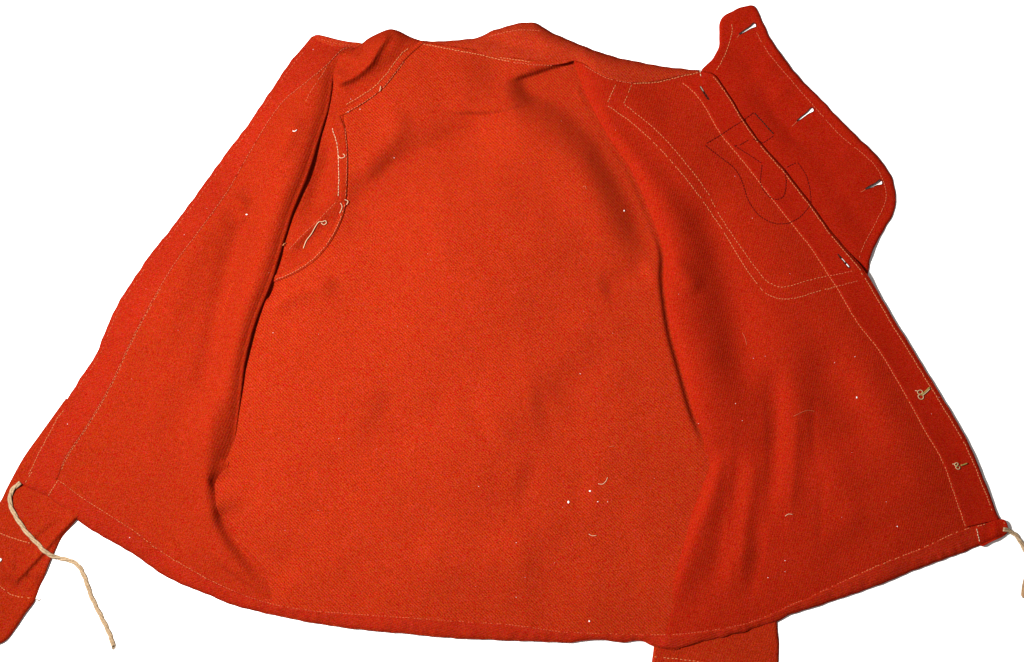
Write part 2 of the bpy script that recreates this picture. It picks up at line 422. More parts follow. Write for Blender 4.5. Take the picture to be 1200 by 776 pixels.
def fabric(name, base, twill=.5, grain=.5, twill_angle=-45.0, fade=.06):
    """woollen cloth: diagonal twill lines, fibre grain, slight fading"""
    m, nt, b = principled(name)
    L = nt.links.new
    tc = N(nt, 'ShaderNodeTexCoord')
    mp = N(nt, 'ShaderNodeMapping'); mp.inputs['Rotation'].default_value = (0, 0, math.radians(twill_angle))
    L(tc.outputs['Object'], mp.inputs['Vector'])
    wv = N(nt, 'ShaderNodeTexWave', wave_type='BANDS', bands_direction='X')
    wv.inputs['Scale'].default_value = .314 / .0027
    wv.inputs['Distortion'].default_value = 1.6
    wv.inputs['Detail'].default_value = 2.0
    wv.inputs['Detail Scale'].default_value = 1.7
    L(mp.outputs['Vector'], wv.inputs['Vector'])
    g1 = N(nt, 'ShaderNodeTexNoise'); g1.inputs['Scale'].default_value = 820; g1.inputs['Detail'].default_value = 1.0; g1.inputs['Roughness'].default_value = .6
    g2 = N(nt, 'ShaderNodeTexNoise'); g2.inputs['Scale'].default_value = 7.0; g2.inputs['Detail'].default_value = 4
    g3 = N(nt, 'ShaderNodeTexNoise'); g3.inputs['Scale'].default_value = 60.0; g3.inputs['Detail'].default_value = 3
    for g in (g1, g2, g3):
        L(tc.outputs['Object'], g.inputs['Vector'])
    sp = N(nt, 'ShaderNodeSeparateColor'); L(g1.outputs['Color'], sp.inputs[0])
    def mul_add(src, k, prev):
        n = N(nt, 'ShaderNodeMath', operation='MULTIPLY_ADD'); n.inputs[1].default_value = k
        L(src, n.inputs[0])
        if prev is None: n.inputs[2].default_value = 1.0 - .5 * (grain + twill + fade * 2 + .10)
        else: L(prev, n.inputs[2])
        return n.outputs[0]
    f = mul_add(sp.outputs[0], grain, None)
    f = mul_add(wv.outputs['Fac'], twill, f)
    f = mul_add(g2.outputs['Fac'], fade * 2, f)
    f = mul_add(g3.outputs['Fac'], .10, f)
    cl = N(nt, 'ShaderNodeClamp'); cl.inputs['Min'].default_value = .35; cl.inputs['Max'].default_value = 2.2
    L(f, cl.inputs['Value'])
    def rng_(src, lo, hi):
        n = N(nt, 'ShaderNodeMapRange'); n.inputs['From Min'].default_value = lo; n.inputs['From Max'].default_value = hi
        L(src, n.inputs['Value']); return n.outputs[0]
    r, g, bl = base
    # dyed fibres run from deep red to orange, with a few paler pink ones
    mx = N(nt, 'ShaderNodeMix', data_type='RGBA')
    mx.inputs[6].default_value = (r, g * .08, bl * .3, 1)
    mx.inputs[7].default_value = (r * 1.05, g * 3.0, bl * 1.1, 1)
    L(rng_(sp.outputs[1], .3, .72), mx.inputs[0])
    m2 = N(nt, 'ShaderNodeMix', data_type='RGBA')
    m2.inputs[7].default_value = (r * 1.3, g * 2.6, bl * 9, 1)
    k2 = N(nt, 'ShaderNodeMath', operation='MULTIPLY'); k2.inputs[1].default_value = .75
    L(rng_(sp.outputs[2], .5, .8), k2.inputs[0]); L(k2.outputs[0], m2.inputs[0]); L(mx.outputs[2], m2.inputs[6])
    sc = N(nt, 'ShaderNodeVectorMath', operation='SCALE')
    L(m2.outputs[2], sc.inputs[0]); L(cl.outputs[0], sc.inputs['Scale'])
    L(sc.outputs[0], b.inputs['Base Color'])
    b.inputs['Roughness'].default_value = .95
    b.inputs['Specular IOR Level'].default_value = .0
    ad = N(nt, 'ShaderNodeMath', operation='MULTIPLY_ADD'); ad.inputs[1].default_value = .5
    L(wv.outputs['Fac'], ad.inputs[0]); L(g1.outputs['Fac'], ad.inputs[2])
    bp = N(nt, 'ShaderNodeBump'); bp.inputs['Strength'].default_value = .5; bp.inputs['Distance'].default_value = .0005
    L(ad.outputs[0], bp.inputs['Height']); L(bp.outputs[0], b.inputs['Normal'])
    return m

def plain(name, c, rough=.8, var=.25, scale=900):
    m, nt, b = principled(name)
    L = nt.links.new
    tc = N(nt, 'ShaderNodeTexCoord')
    nz = N(nt, 'ShaderNodeTexNoise'); nz.inputs['Scale'].default_value = scale; nz.inputs['Detail'].default_value = 3
    L(tc.outputs['Object'], nz.inputs['Vector'])
    mr = N(nt, 'ShaderNodeMapRange'); mr.inputs['From Min'].default_value = .3; mr.inputs['From Max'].default_value = .7
    mr.inputs['To Min'].default_value = 1 - var; mr.inputs['To Max'].default_value = 1 + var
    L(nz.outputs['Fac'], mr.inputs['Value'])
    sc = N(nt, 'ShaderNodeVectorMath', operation='SCALE'); sc.inputs[0].default_value = c
    L(mr.outputs[0], sc.inputs['Scale']); L(sc.outputs[0], b.inputs['Base Color'])
    b.inputs['Roughness'].default_value = rough
    b.inputs['Specular IOR Level'].default_value = .03
    return m

RED = (.172, .0074, .0019)
M = {
    'twill': fabric('red_wool_twill', RED, twill=.40, grain=1.3),
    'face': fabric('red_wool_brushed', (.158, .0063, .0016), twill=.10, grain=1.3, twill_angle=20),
    'front': fabric('red_wool_shade_tint', (.166, .0050, .0014), twill=.12, grain=1.2, twill_angle=15),  # green lowered: deep red of shaded cloth painted into the base colour
    'band': fabric('red_wool_band', (.172, .0084, .0026), twill=.22, grain=1.3, twill_angle=-38),
    'edge': fabric('red_wool_worn_edge', (.160, .0056, .0018), twill=.10, grain=1.3, twill_angle=70, fade=.2),
    'bib': fabric('red_wool_bib', (.164, .0040, .0012), twill=.06, grain=1.1, twill_angle=100),  # bib side sits in shade; its redder tone is put into this colour too
    'thread': plain('orange_thread', (.34, .12, .048), .7, .35),
    'cream': plain('cream_thread', (.40, .27, .17), .7, .3),
    'brass': plain('dull_button_thread', (.30, .20, .11), .7, .4),
    'pink': plain('pink_thread', (.33, .072, .032), .7, .35),
    'dark': plain('dark_red_thread', (.075, .0025, .0015), .8, .3),
    'black': plain('dark_brown_thread', (.018, .008, .006), .8, .3),
    'cord': plain('tan_cotton_cord', (.25, .175, .105), .85, .3, 500),
    'olive': plain('olive_thread', (.16, .115, .03), .7, .3),
    'lint': plain('white_lint', (.55, .50, .49), .9, .1),
    'fuzz': plain('grey_fuzz', (.16, .13, .10), .9, .3),
    'tip': plain('brown_cord_tip', (.17, .105, .055), .8, .3, 500),
    'white': plain('white_table', (.90, .90, .90), .6, .01, 40),
}

# ------------------------------------------------------------------ object helpers
def link(name, me, mat, parent=None):
    me.materials.append(mat)
    o = bpy.data.objects.new(name, me)
    col.objects.link(o)
    if parent is not None:
        o.parent = parent
    return o

def from_np(name, V, F, mat, parent=None, smooth=True):
    me = bpy.data.meshes.new(name)
    me.from_pydata(np.asarray(V, float).tolist(), [], [list(map(int, f)) for f in F])
    me.validate()
    if smooth:
        me.polygons.foreach_set('use_smooth', [True] * len(me.polygons))
    me.update()
    bm = bmesh.new(); bm.from_mesh(me)
    bmesh.ops.recalc_face_normals(bm, faces=bm.faces)
    bm.to_mesh(me); bm.free()
    return link(name, me, mat, parent)

def signed(poly):
    x, y = poly[:, 0], poly[:, 1]
    return .5 * np.sum(x * np.roll(y, -1) - y * np.roll(x, -1))

def cloth(name, outline, zf, mat, parent, step=2.2, thick=1.8, holes=()):
    """sheet cut to an outline, with holes, its height from zf, closed below with real thickness"""
    P = np.asarray(outline, float)
    x0, y0 = P.min(0) - step; x1, y1 = P.max(0) + step
    nx, ny = int((x1 - x0) / step) + 2, int((y1 - y0) / step) + 2
    gx = x0 + np.arange(nx) * step; gy = y0 + np.arange(ny) * step
    cx, cy = np.meshgrid(gx[:-1] + step / 2, gy[:-1] + step / 2)
    keep = inside(P, cx, cy)
    for h in holes:
        keep &= ~inside(h, cx, cy)
    # drop cells hanging on by one corner only
    for _ in range(2):
        k = np.pad(keep, 1)
        nb = k[:-2, 1:-1].astype(int) + k[2:, 1:-1] + k[1:-1, :-2] + k[1:-1, 2:]
        keep &= nb >= 2
    jj, ii = np.nonzero(keep)
    vid = lambda j, i: j * nx + i
    quads = np.stack([vid(jj, ii), vid(jj, ii + 1), vid(jj + 1, ii + 1), vid(jj + 1, ii)], -1)
    used, inv = np.unique(quads, return_inverse=True)
    quads = inv.reshape(-1, 4)
    U = gx[used % nx].astype(float); Vv = gy[used // nx].astype(float)
    # boundary edges
    E = np.vstack([quads[:, [0, 1]], quads[:, [1, 2]], quads[:, [2, 3]], quads[:, [3, 0]]])
    key = np.sort(E, 1); _, idx, cnt = np.unique(key, axis=0, return_index=True, return_counts=True)
    BE = E[idx[cnt == 1]]
    bv = np.unique(BE)
    # pull boundary points on to the outline
    bu, bw = U[bv].copy(), Vv[bv].copy()
    best = np.full(len(bv), 1e9); nu, nv_ = bu.copy(), bw.copy()
    for loop in (P,) + tuple(np.asarray(h, float) for h in holes):
        Q = np.vstack([loop, loop[:1]])
        for i in range(len(Q) - 1):
            a, b_ = Q[i], Q[i + 1]; dd = b_ - a; L2 = dd @ dd + 1e-12
            t = np.clip(((bu - a[0]) * dd[0] + (bw - a[1]) * dd[1]) / L2, 0, 1)
            px, py = a[0] + t * dd[0], a[1] + t * dd[1]
            d2 = (bu - px) ** 2 + (bw - py) ** 2
            m_ = d2 < best
            best[m_] = d2[m_]; nu[m_] = px[m_]; nv_[m_] = py[m_]
    U[bv] = nu; Vv[bv] = nv_
    Z = zf(U, Vv)
    top = world_pos(U, Vv, Z)
    bot = top.copy(); bot[:, 2] -= thick * .001
    n = len(U)
    walls = [(a, b_, b_ + n, a + n) for a, b_ in BE[:, ::-1]]
    F = [tuple(q[::-1]) for q in quads] + [tuple(q + n) for q in quads] + walls
    return from_np(name, np.vstack([top, bot]), F, mat, parent)

def front_panel(name, edge, fold, lift, zf, mat, parent, rows=300, cols=130, k=.32, rmax=4.2, sign=1):
    """front of the shirt: from its outer edge across to the fold, where it rolls over and under"""
    A = resample(edge, n=rows); Fd = resample(fold, n=rows)
    tg = np.gradient(Fd, axis=0)
    for _ in range(6):
        tg[1:-1] = (tg[:-2] + 2 * tg[1:-1] + tg[2:]) / 4
    tg /= np.linalg.norm(tg, axis=1)[:, None]
    nrm = np.stack([tg[:, 1], -tg[:, 0]], -1) * sign       # out of the panel
    R = np.clip(np.interp(Fd[:, 1], *lift) * k, .25, rmax)
    Fi = Fd - nrm * R[:, None]
    top, bottom = A[0], A[-1]
    s = np.linspace(0, 1, cols)
    s = 1 - (1 - s) ** 1.25
    U = A[:, None, 0] * (1 - s) + Fi[:, None, 0] * s
    V = A[:, None, 1] * (1 - s) + Fi[:, None, 1] * s
    return A, Fd, Fi, nrm, R, U, V

def coons(left, right, top, bottom, rows, cols):
    Lc = resample(left, n=rows); Rc = resample(right, n=rows); T = resample(top, n=cols); B = resample(bottom, n=cols)
    s = np.linspace(0, 1, cols)[None, :, None]; t = np.linspace(0, 1, rows)[:, None, None]
    return (1 - s) * Lc[:, None] + s * Rc[:, None] + (1 - t) * T[None] + t * B[None] - ((1 - s) * (1 - t) * Lc[0] + s * (1 - t) * Rc[0] + (1 - s) * t * Lc[-1] + s * t * Rc[-1])

def rolled_panel(name, edge, fold, top, bottom, lift, zf, mat, parent, rows, cols, sign, k=.36, rmax=5.0, thick=1.8):
    """four-sided panel whose inner side rolls over into a fold (edge -> fold across, top -> bottom down)"""
    Fd = resample(fold, n=rows)
    tg = np.gradient(Fd, axis=0)
    for _ in range(8):
        tg[1:-1] = (tg[:-2] + 2 * tg[1:-1] + tg[2:]) / 4
    tg /= np.linalg.norm(tg, axis=1)[:, None]
    nrm = np.stack([tg[:, 1], -tg[:, 0]], -1) * sign
    R = np.clip(np.interp(Fd[:, 1], *lift) * k, .2, rmax)
    Fi = Fd - nrm * R[:, None]
    T = resample(top, n=200); B = resample(bottom, n=200)
    T = T + np.linspace(0, 1, 200)[:, None] * (Fi[0] - T[-1]); B = B + np.linspace(0, 1, 200)[:, None] * (Fi[-1] - B[-1])
    G = coons(edge, Fi, T, B, rows, cols)
    U, V = G[..., 0], G[..., 1]
    Z = zf(U, V)
    cu, cv, cz = [U], [V], [Z]
    for j, th in enumerate(np.radians([20, 40, 60, 80, 100, 125, 150, 180])):
        cu.append((Fi[:, 0] + nrm[:, 0] * R * math.sin(th))[:, None]); cv.append((Fi[:, 1] + nrm[:, 1] * R * math.sin(th))[:, None])
        cz.append((Z[:, -1] - R * (1 - math.cos(th)))[:, None])
    # the cloth runs back underneath
    tk = 14 * np.clip((R - .8) / 3, 0, 1)
    cu.append((Fi[:, 0] - nrm[:, 0] * tk)[:, None]); cv.append((Fi[:, 1] - nrm[:, 1] * tk)[:, None]); cz.append((Z[:, -1] - 2 * R - .3)[:, None])
    U, V, Z = np.hstack(cu), np.hstack(cv), np.hstack(cz)
    r, c = U.shape
    P = world_pos(U, V, Z).reshape(-1, 3)
    idx = np.arange(r * c).reshape(r, c)
    q = np.stack([idx[:-1, :-1], idx[:-1, 1:], idx[1:, 1:], idx[1:, :-1]], -1).reshape(-1, 4)
    F = [tuple(x) for x in q]
    # thickness along the three open sides
    ring = np.r_[idx[::-1, 0], idx[0, 1:cols], ][:]
    ring2 = idx[-1, :cols]
    Pv = [P]; n0 = r * c
    for rg in (ring, ring2):
        lo = P[rg].copy(); lo[:, 2] -= thick * .001
        Pv.append(lo)
        for a in range(len(rg) - 1):
            F.append((rg[a], rg[a + 1], n0 + a + 1, n0 + a))
        n0 += len(rg)
    return from_np(name, np.vstack(Pv), F, mat, parent)

def tube(V, F, C, r, sides=5, flat=1.0, cap=True):
    """adds a tube along world points C (n,3) with radius r (scalar or n) to lists"""
    C = np.asarray(C, float); n = len(C)
    r = np.broadcast_to(np.asarray(r, float), (n,))
    T = np.gradient(C, axis=0); T /= (np.linalg.norm(T, axis=1)[:, None] + 1e-12)
    up = np.array([0, 0, 1.0])
    S = np.cross(T, up); ln = np.linalg.norm(S, axis=1)[:, None]; S = np.where(ln > 1e-6, S / (ln + 1e-12), np.array([1.0, 0, 0]))
    W = np.cross(S, T)
    base = sum(len(x) for x in V)
    a = np.arange(sides) / sides * 2 * math.pi
    ring = C[:, None] + r[:, None, None] * (np.cos(a)[None, :, None] * S[:, None] + flat * np.sin(a)[None, :, None] * W[:, None])
    V.append(ring.reshape(-1, 3))
    for i in range(n - 1):
        for j in range(sides):
            k = (j + 1) % sides
            F.append((base + i * sides + j, base + i * sides + k, base + (i + 1) * sides + k, base + (i + 1) * sides + j))
    if cap:
        F.append(tuple(base + j for j in range(sides))[::-1]); F.append(tuple(base + (n - 1) * sides + j for j in range(sides)))

def drape(pts, zoff=.3, step=2.0, zf=None, closed=False, raw=False):
    C = np.asarray(pts, float) if raw else spline(pts, step, closed)
    z = (zf or z_top)(C[:, 0], C[:, 1]) + zoff
    return world_pos(C[:, 0], C[:, 1], z)

def stitches(name, pts, mat, parent, r=.36, length=3.2, gap=.35, zoff=.15, miss=.04, wob=.18, zf=None, seed=0):
    """a row of single stitches lying on the cloth"""
    C = spline(pts, .5) if len(pts) > 2 else resample(np.asarray(pts, float), step=.5)
    s = np.r_[0, np.cumsum(np.linalg.norm(np.diff(C, axis=0), axis=1))]
    rr = np.random.RandomState(seed + len(pts) * 13 + int(s[-1]))
    V, F = [], []; q = rr.uniform(0, 2)
    QA, meta = [], []
    while q + length < s[-1]:
        ln = length * rr.uniform(.8, 1.15)
        if rr.rand() > miss:
            qq = np.linspace(q, min(q + ln, s[-1]), 4)
            p = np.stack([np.interp(qq, s, C[:, k]) for k in range(2)], -1) + rr.normal(0, wob, 2)
            QA.append(p)
        q += ln + gap * rr.uniform(.6, 1.4)
    A = np.vstack(QA)
    Z = (zf or z_top)(A[:, 0], A[:, 1]).reshape(-1, 4)
    Z = Z.max(1, keepdims=True) * .5 + Z * .5
    for p, z in zip(QA, Z):
        W = world_pos(p[:, 0], p[:, 1], z + zoff + np.array([-.45, .12, .12, -.45]))
        tube(V, F, W, np.array([.6, 1, 1, .6]) * r * .001, 5, .8)
    o = from_np(name, np.vstack(V), F, mat, parent)
    o['kind'] = 'stuff'
    return o

def strand(name, pts, r, mat, parent=None, zoff=.3, sides=6, closed=False, zlift=None, taper=False, flat=1.0):
    C = spline(pts, 1.2, closed)
    if closed:
        C = np.vstack([C, C[:2]])
    z = z_top(C[:, 0], C[:, 1]) + zoff + r
    # strands are stiffer than the cloth: smooth their heights
    for _ in range(6):
        z[1:-1] = np.maximum(z[1:-1], (z[:-2] + z[2:]) / 2)
    if zlift is not None:
        z = z + np.interp(np.linspace(0, 1, len(z)), *zlift)
    rad = np.full(len(C), r * .001)
    if taper:
        rad = rad * np.interp(np.linspace(0, 1, len(C)), [0, .15, .85, 1], [.5, 1, 1, .5])
    V, F = [], []
    tube(V, F, world_pos(C[:, 0], C[:, 1], z), rad, sides, flat)
    return from_np(name, np.vstack(V), F, mat, parent)

def label(o, text, cat, group=None, kind=None):
    o['label'] = text; o['category'] = cat
    if group: o['group'] = group
    if kind: o['kind'] = kind
    return o

# ------------------------------------------------------------------ the white table
me = bpy.data.meshes.new('table')
me.from_pydata([(-3, -3, 0), (3, -3, 0), (3, 3, 0), (-3, 3, 0)], [], [(0, 1, 2, 3)])
table = link('table', me, M['white'])
table['kind'] = 'structure'
table['label'] = 'plain white table surface under the spread shirt'

# ------------------------------------------------------------------ the shirt
shirt = bpy.data.objects.new('shirt', None)
shirt.empty_display_size = .1
col.objects.link(shirt)
label(shirt, 'red wool bib-front shirt spread open, showing its inside, on white table', 'shirt')

# sleeves that come out from underneath
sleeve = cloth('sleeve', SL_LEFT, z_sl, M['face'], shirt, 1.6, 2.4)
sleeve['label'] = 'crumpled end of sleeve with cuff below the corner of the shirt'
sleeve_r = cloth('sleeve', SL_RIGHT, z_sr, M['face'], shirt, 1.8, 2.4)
sleeve_r['label'] = 'flat sleeve end sticking out below the bottom hem'

# back, seen from inside
back = cloth('back_panel', BACK_POLY, z_back, M['twill'], shirt, 2.0, 1.8)
back['label'] = 'inside of the back in diagonal twill'
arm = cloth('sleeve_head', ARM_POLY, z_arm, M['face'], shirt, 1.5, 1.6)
arm['label'] = 'inside of the sleeve head seen through the armhole'

# fronts
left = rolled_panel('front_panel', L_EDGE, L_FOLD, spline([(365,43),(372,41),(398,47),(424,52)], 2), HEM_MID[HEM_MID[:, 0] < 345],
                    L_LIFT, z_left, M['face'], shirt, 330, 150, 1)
left['label'] = 'plain front folded back beside the armhole'
# right front: its fold is on the other side
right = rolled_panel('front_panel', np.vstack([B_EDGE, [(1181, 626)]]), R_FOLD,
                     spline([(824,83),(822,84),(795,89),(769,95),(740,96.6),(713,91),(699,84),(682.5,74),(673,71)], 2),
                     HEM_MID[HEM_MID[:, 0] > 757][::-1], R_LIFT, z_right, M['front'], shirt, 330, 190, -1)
right['label'] = 'front with the bib and buttonholes'

# bib flap with its three worked buttonholes
def slit(a, b, w, head=1.6):
    """teardrop opening from a (narrow) to b (round)"""
    a = np.array(a, float); b = np.array(b, float); d = b - a; L = np.linalg.norm(d); d /= L; n = np.array([-d[1], d[0]])
    out = []
    prof = [(0, .1), (.2, .55), (.45, .62), (.68, .75), (.82, 1.15 * head / 1.6), (.93, head * .85), (1.0, .45)]
    for t, k in prof: out.append(a + d * L * t + n * w * .5 * k)
    for t, k in prof[::-1]: out.append(a + d * L * t - n * w * .5 * k)
    return spline(out, .6, True)
BIB_HOLES = [slit((866.5,40.2), (885.5,28.5), 3.7), slit((934.0,142.0), (953.0,127.6), 3.6), slit((1014.5,221.5), (1033.5,212.8), 4.2)]
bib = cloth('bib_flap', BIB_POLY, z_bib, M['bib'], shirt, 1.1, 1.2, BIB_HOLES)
bib['label'] = 'loose outer half of the bib with wavy edge'
for i, h in enumerate(BIB_HOLES):
    c = h.mean(0)
    ring = c + (h - c) * 1.06
    o = strand('buttonhole', ring, .42, M['black'], bib, -.35, 5, True)
    tail = [((866.5,40.2),(863.5,44)), ((934,142),(928,148)), ((1014.5,221.5),(1009,225))][i]
    strand('buttonhole_bar', [tail[0], tuple((np.array(tail[0]) + tail[1]) / 2 + (.4, .3)), tail[1]], .35, M['pink'], bib, -.1, 5)

# facings down both front edges
SLITS = [slit((820.5, 101.5), (830.5, 116.5), 2.0, 1.0), slit((982.0, 298.0), (995.5, 313.5), 1.9, 1.5)]
lf = cloth('facing', L_FACING_POLY, z_lfac, M['edge'], left, 1.6, 1.2)
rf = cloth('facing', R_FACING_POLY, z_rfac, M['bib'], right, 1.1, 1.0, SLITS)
for h in SLITS:
    c = h.mean(0)
    strand('buttonhole', c + (h - c) * 1.05, .38, M['black'], right, -.3, 5, True)
strand('buttonhole_bar', [(992,309.4),(993.5,311.2),(995,313)], .6, M['lint'], right, .1, 6)
strand('buttonhole_bar', [(986.5,303),(988.5,305),(990.5,307.5)], .3, M['lint'], right, .1, 6)
strand('buttonhole_bar', [(821,101.5),(822.5,104),(824.5,107)], .6, M['fuzz'], right, .1, 6)

# neck band and hem casing
neck = cloth('neck_band', NECK_POLY, z_neck, M['band'], shirt, 1.6, 1.8)
neck2 = cloth('neck_band', spline([(366,43),(372,40.5),(385,44),(398,47),(411,49),(424,51),(422,55),(405,55.5),(390,54),(377,49.5),(369,45)], 2, True),
              lambda u, v: z_left(u, v) + 1.6, M['band'], shirt, 1.2, 1.4)
hem = cloth('hem_casing', HEM_POLY, z_hem, M['edge'], shirt, 1.6, 2.2)
hem['label'] = 'stitched hem casing that holds the drawstring'
tab = cloth('hem_tab', spline([(1144,617.5),(1157,613),(1170,609),(1177,609),(1181,616),(1181,624),(1176,628.5),(1163,634.5),(1149.5,640)], 2, True),
            lambda u, v: z_hem(u, v) + 1.0 + .3 * np.sin(u * .4), M['bib'], hem, 1.2, 2.2)

# armhole binding: the seam allowance as a narrow raised strip
def strip(name, a, b, lift, mat, parent, step=1.1):
    A = spline(a, 2); B = spline(b, 2)
    poly = np.vstack([A, B[::-1]])
    def zf(u, v):
        da, _, _ = pdist(A, u, v); db, _, _ = pdist(B, u, v)
        m = np.minimum(da, db)
        return np.maximum(np.where(inside(ARM_POLY, u, v), z_arm(u, v), 0), z_back(u, v)) + lift * np.sqrt(np.clip(1 - np.clip(1 - m / 2.2, 0, 1) ** 2, 0, 1))
    LAYERS.append((poly, zf))
    return cloth(name, poly, zf, mat, parent, step, 1.4)
strip('armhole_binding', [(492,48),(480,58),(470,65),(451,90),(433,107),(405,125),(396,129)], [(498,50),(484,62),(474,72),(449,104),(427,121),(403,135),(394,137)], 1.6, M['twill'], shirt)
strip('armhole_binding', [(386,134),(388,146),(394,160),(396,171),(398,199),(397.5,236)], [(396,130),(404,149),(406,165),(408,183),(408,210),(406,238)], 1.0, M['face'], shirt)
strip('armhole_binding', [(402,236),(395,257),(381,281),(363,301),(340,315),(316,324)], [(407,238),(401,259),(388,284),(369,306),(344,322),(317,333)], 1.3, M['twill'], shirt)

# ------------------------------------------------------------------ seams stitched in pale thread
T = M['thread']; CR = M['cream']; PK = M['pink']
def sub(C, a, b, step=14):
    C = np.asarray(C); C = C[int(a * (len(C) - 1)):int(b * (len(C) - 1)) + 1]
    return resample(C, step=step)
def inset(C, d, a=0, b=1, step=12):
    C = np.asarray(C, float); tg = np.gradient(C, axis=0); tg /= np.linalg.norm(tg, axis=1)[:, None]
    Q = C + np.stack([tg[:, 1], -tg[:, 0]], -1) * d
    return sub(Q, a, b, step)
S = stitches
S('stitching', inset(A_SEAM, 0.6), T, right, .36, gap=.3)
S('stitching', inset(B_EDGE, -2.2, .02, .48), T, right, .38, gap=.3)
S('stitching', inset(B_EDGE, -4.2, .48, .99), T, right, .42)
S('stitching', [(722,99),(716,111),(711,123)], T, right, .4)
S('stitching', [(711,123),(743,146),(777.6,179),(812,220),(843,264),(878,320),(897,343.5),(908,348.5),(920.6,350.5),(935,348.5),(950,344),(980,336)], T, right, .36, gap=.3)
S('stitching', [(980,336),(993,332.5),(1006,329)], PK, right, .4)
S('stitching', [(741,99),(736,110),(731,122)], T, right, .36)
S('stitching', [(731,122),(766,150),(797,183),(828,224),(845,255),(882,309),(897,328),(906,334),(917,336.5),(950,328),(972,323)], T, right, .34, gap=.9)
S('stitching', [(972,323),(985,321),(1002,317)], PK, right, .4)
S('stitching', [(858,28),(858,36),(856,46),(849.6,64),(839,84)], T, bib, .4)
S('stitching', [(886,37),(898.5,59),(922,88),(958,129),(986,160),(1012,181),(1027,196),(1035,212),(1038.5,231.5),(1027,260),(1012,288),(1007,303)], PK, bib, .38)
S('stitching', [(495,51.5),(532,58.5),(563,64.5),(600,73)], T, neck, .42, zoff=.5)
S('stitching', [(585,67.5),(600,69.5),(622,72.5)], T, neck, .36)
S('stitching', [(600,73),(626,76),(648,77)], PK, neck, .34, zoff=.5)
S('stitching', [(685,77),(700,86),(714,92.5),(741,98)], PK, neck, .36, zoff=.5)
S('stitching', [(741,98),(769,96.5),(795,90.5),(819,85)], T, neck, .42, zoff=.5)
S('stitching', [(572,43),(590,38.5),(612,35),(635,36.5)], PK, neck, .34)
S('stitching', [(820,82),(820.8,86),(822,90.5)], CR, right, .55, gap=.3)
S('stitching', inset(L_SEAM, -.4, .02, .98), PK, left, .36)
S('stitching', inset(L_SEAM, 1.0, .60, .99), T, left, .3, gap=1.4)
S('stitching', inset(L_EDGE, 4.0, .84, .985), T, left, .36)
S('stitching', inset(L_EDGE, 4.5, .03, .80), PK, left, .3, gap=1.8, miss=.3)
S('stitching', [(372,44),(382,48),(400,52),(420,53.5)], PK, left, .34)
S('stitching', [(395,64),(384,77),(378,87),(366,104),(356,123)], PK, left, .34, miss=.2)
S('stitching', inset(HEM_IN, .3, .025, .215), T, hem, .34)
S('stitching', inset(HEM_IN, .3, .215, .30), PK, hem, .34)
S('stitching', inset(HEM_IN, .3, .30, .56), PK, hem, .32, miss=.2)
S('stitching', inset(HEM_IN, .3, .56, .84), PK, hem, .32, miss=.3)
S('stitching', inset(HEM_IN, .3, .84, .97), T, hem, .40, miss=.15)
S('stitching', [(67,564),(61,574),(55,584)], T, hem, .4)
S('stitching', [(38,553),(33,560),(29,567)], T, hem, .38)
S('stitching', [(1144,618),(1146.5,628),(1149,638)], CR, hem, .5, zoff=1.4, gap=.3)
S('stitching', [(1145,617.5),(1157,613.5),(1169,610.5)], T, hem, .45, zoff=1.3)
S('stitching', [(1176,611),(1178.5,617),(1178.5,624)], T, hem, .42, zoff=1.2)
S('stitching', [(480,55.6),(470,63.5),(451,89),(433,106),(405,123)], T, arm, .40, zoff=.4)
S('stitching', [(388,146),(395,170),(397,199),(396.5,233)], CR, arm, .44, zoff=.5)
S('stitching', [(404.5,150),(406.5,183),(405,232)], PK, arm, .36, zoff=.5)
S('stitching', [(473.5,72),(448.5,103),(427,119.5),(404,133)], PK, arm, .45, gap=.5, zoff=.4)
S('stitching', [(404.5,239),(398,259),(385.5,282.5),(366.6,304),(342,320),(320,329)], PK, arm, .55, gap=.4, zoff=.4)
S('stitching', [(394.5,236),(373,258),(354,276),(338,293)], PK, arm, .36)
S('stitching', [(-10,620),(0,625),(17.5,631.5),(36,637)], T, sleeve, .45, gap=.3)
S('stitching', [(-10,682),(0,687.5),(14.5,697.5),(38,701.5)], T, sleeve, .55, gap=.2)
S('stitching', [(766,770),(790,772),(825,776.5),(860,780)], T, sleeve_r, .5, gap=1.5)

# outline of the numeral sewn on the other side of the bib, showing through in dark thread
DK = M['dark']
num = [[(865,171.5),(872,167),(880,162.5)], [(880,162.5),(887,165),(894,167.8)], [(894,167.8),(901,163),(907.6,158.5)], [(883.5,131.7),(871.5,140.6),(856,150.5),(843.7,158.7),(834,164.5),(825.2,169.5)],
       [(825.2,169.5),(845,185),(857,194),(864,202),(869.5,213),(875.6,232),(881,242),(888,251),(897,257.5),(906.5,261.5),(921,262),(935,256),(944,247.5),(949,240.5)],
       [(949,240.5),(950,231),(945.7,208.6),(940,198),(934.4,190.5)], [(934.4,190.5),(926,194),(919,198)],
       [(919,198),(921,212),(920,225),(917,231),(910.7,233.7),(902.4,231.3),(894,222),(891,212.7),(892,202),(893,191.7)], [(893,191.7),(876,180.5),(859,169.9)], [(859,169.9),(862,170.6),(865,171.5)]]
for p in num:
    S('numeral_outline', p, DK, bib, .66, 3.2, .1, .05, 0, .1)
S('numeral_outline', [(883.5,131.7),(895,144.5),(907.6,158.5)], M['black'], bib, .7, 3.2, .2, .15, 0, .1)

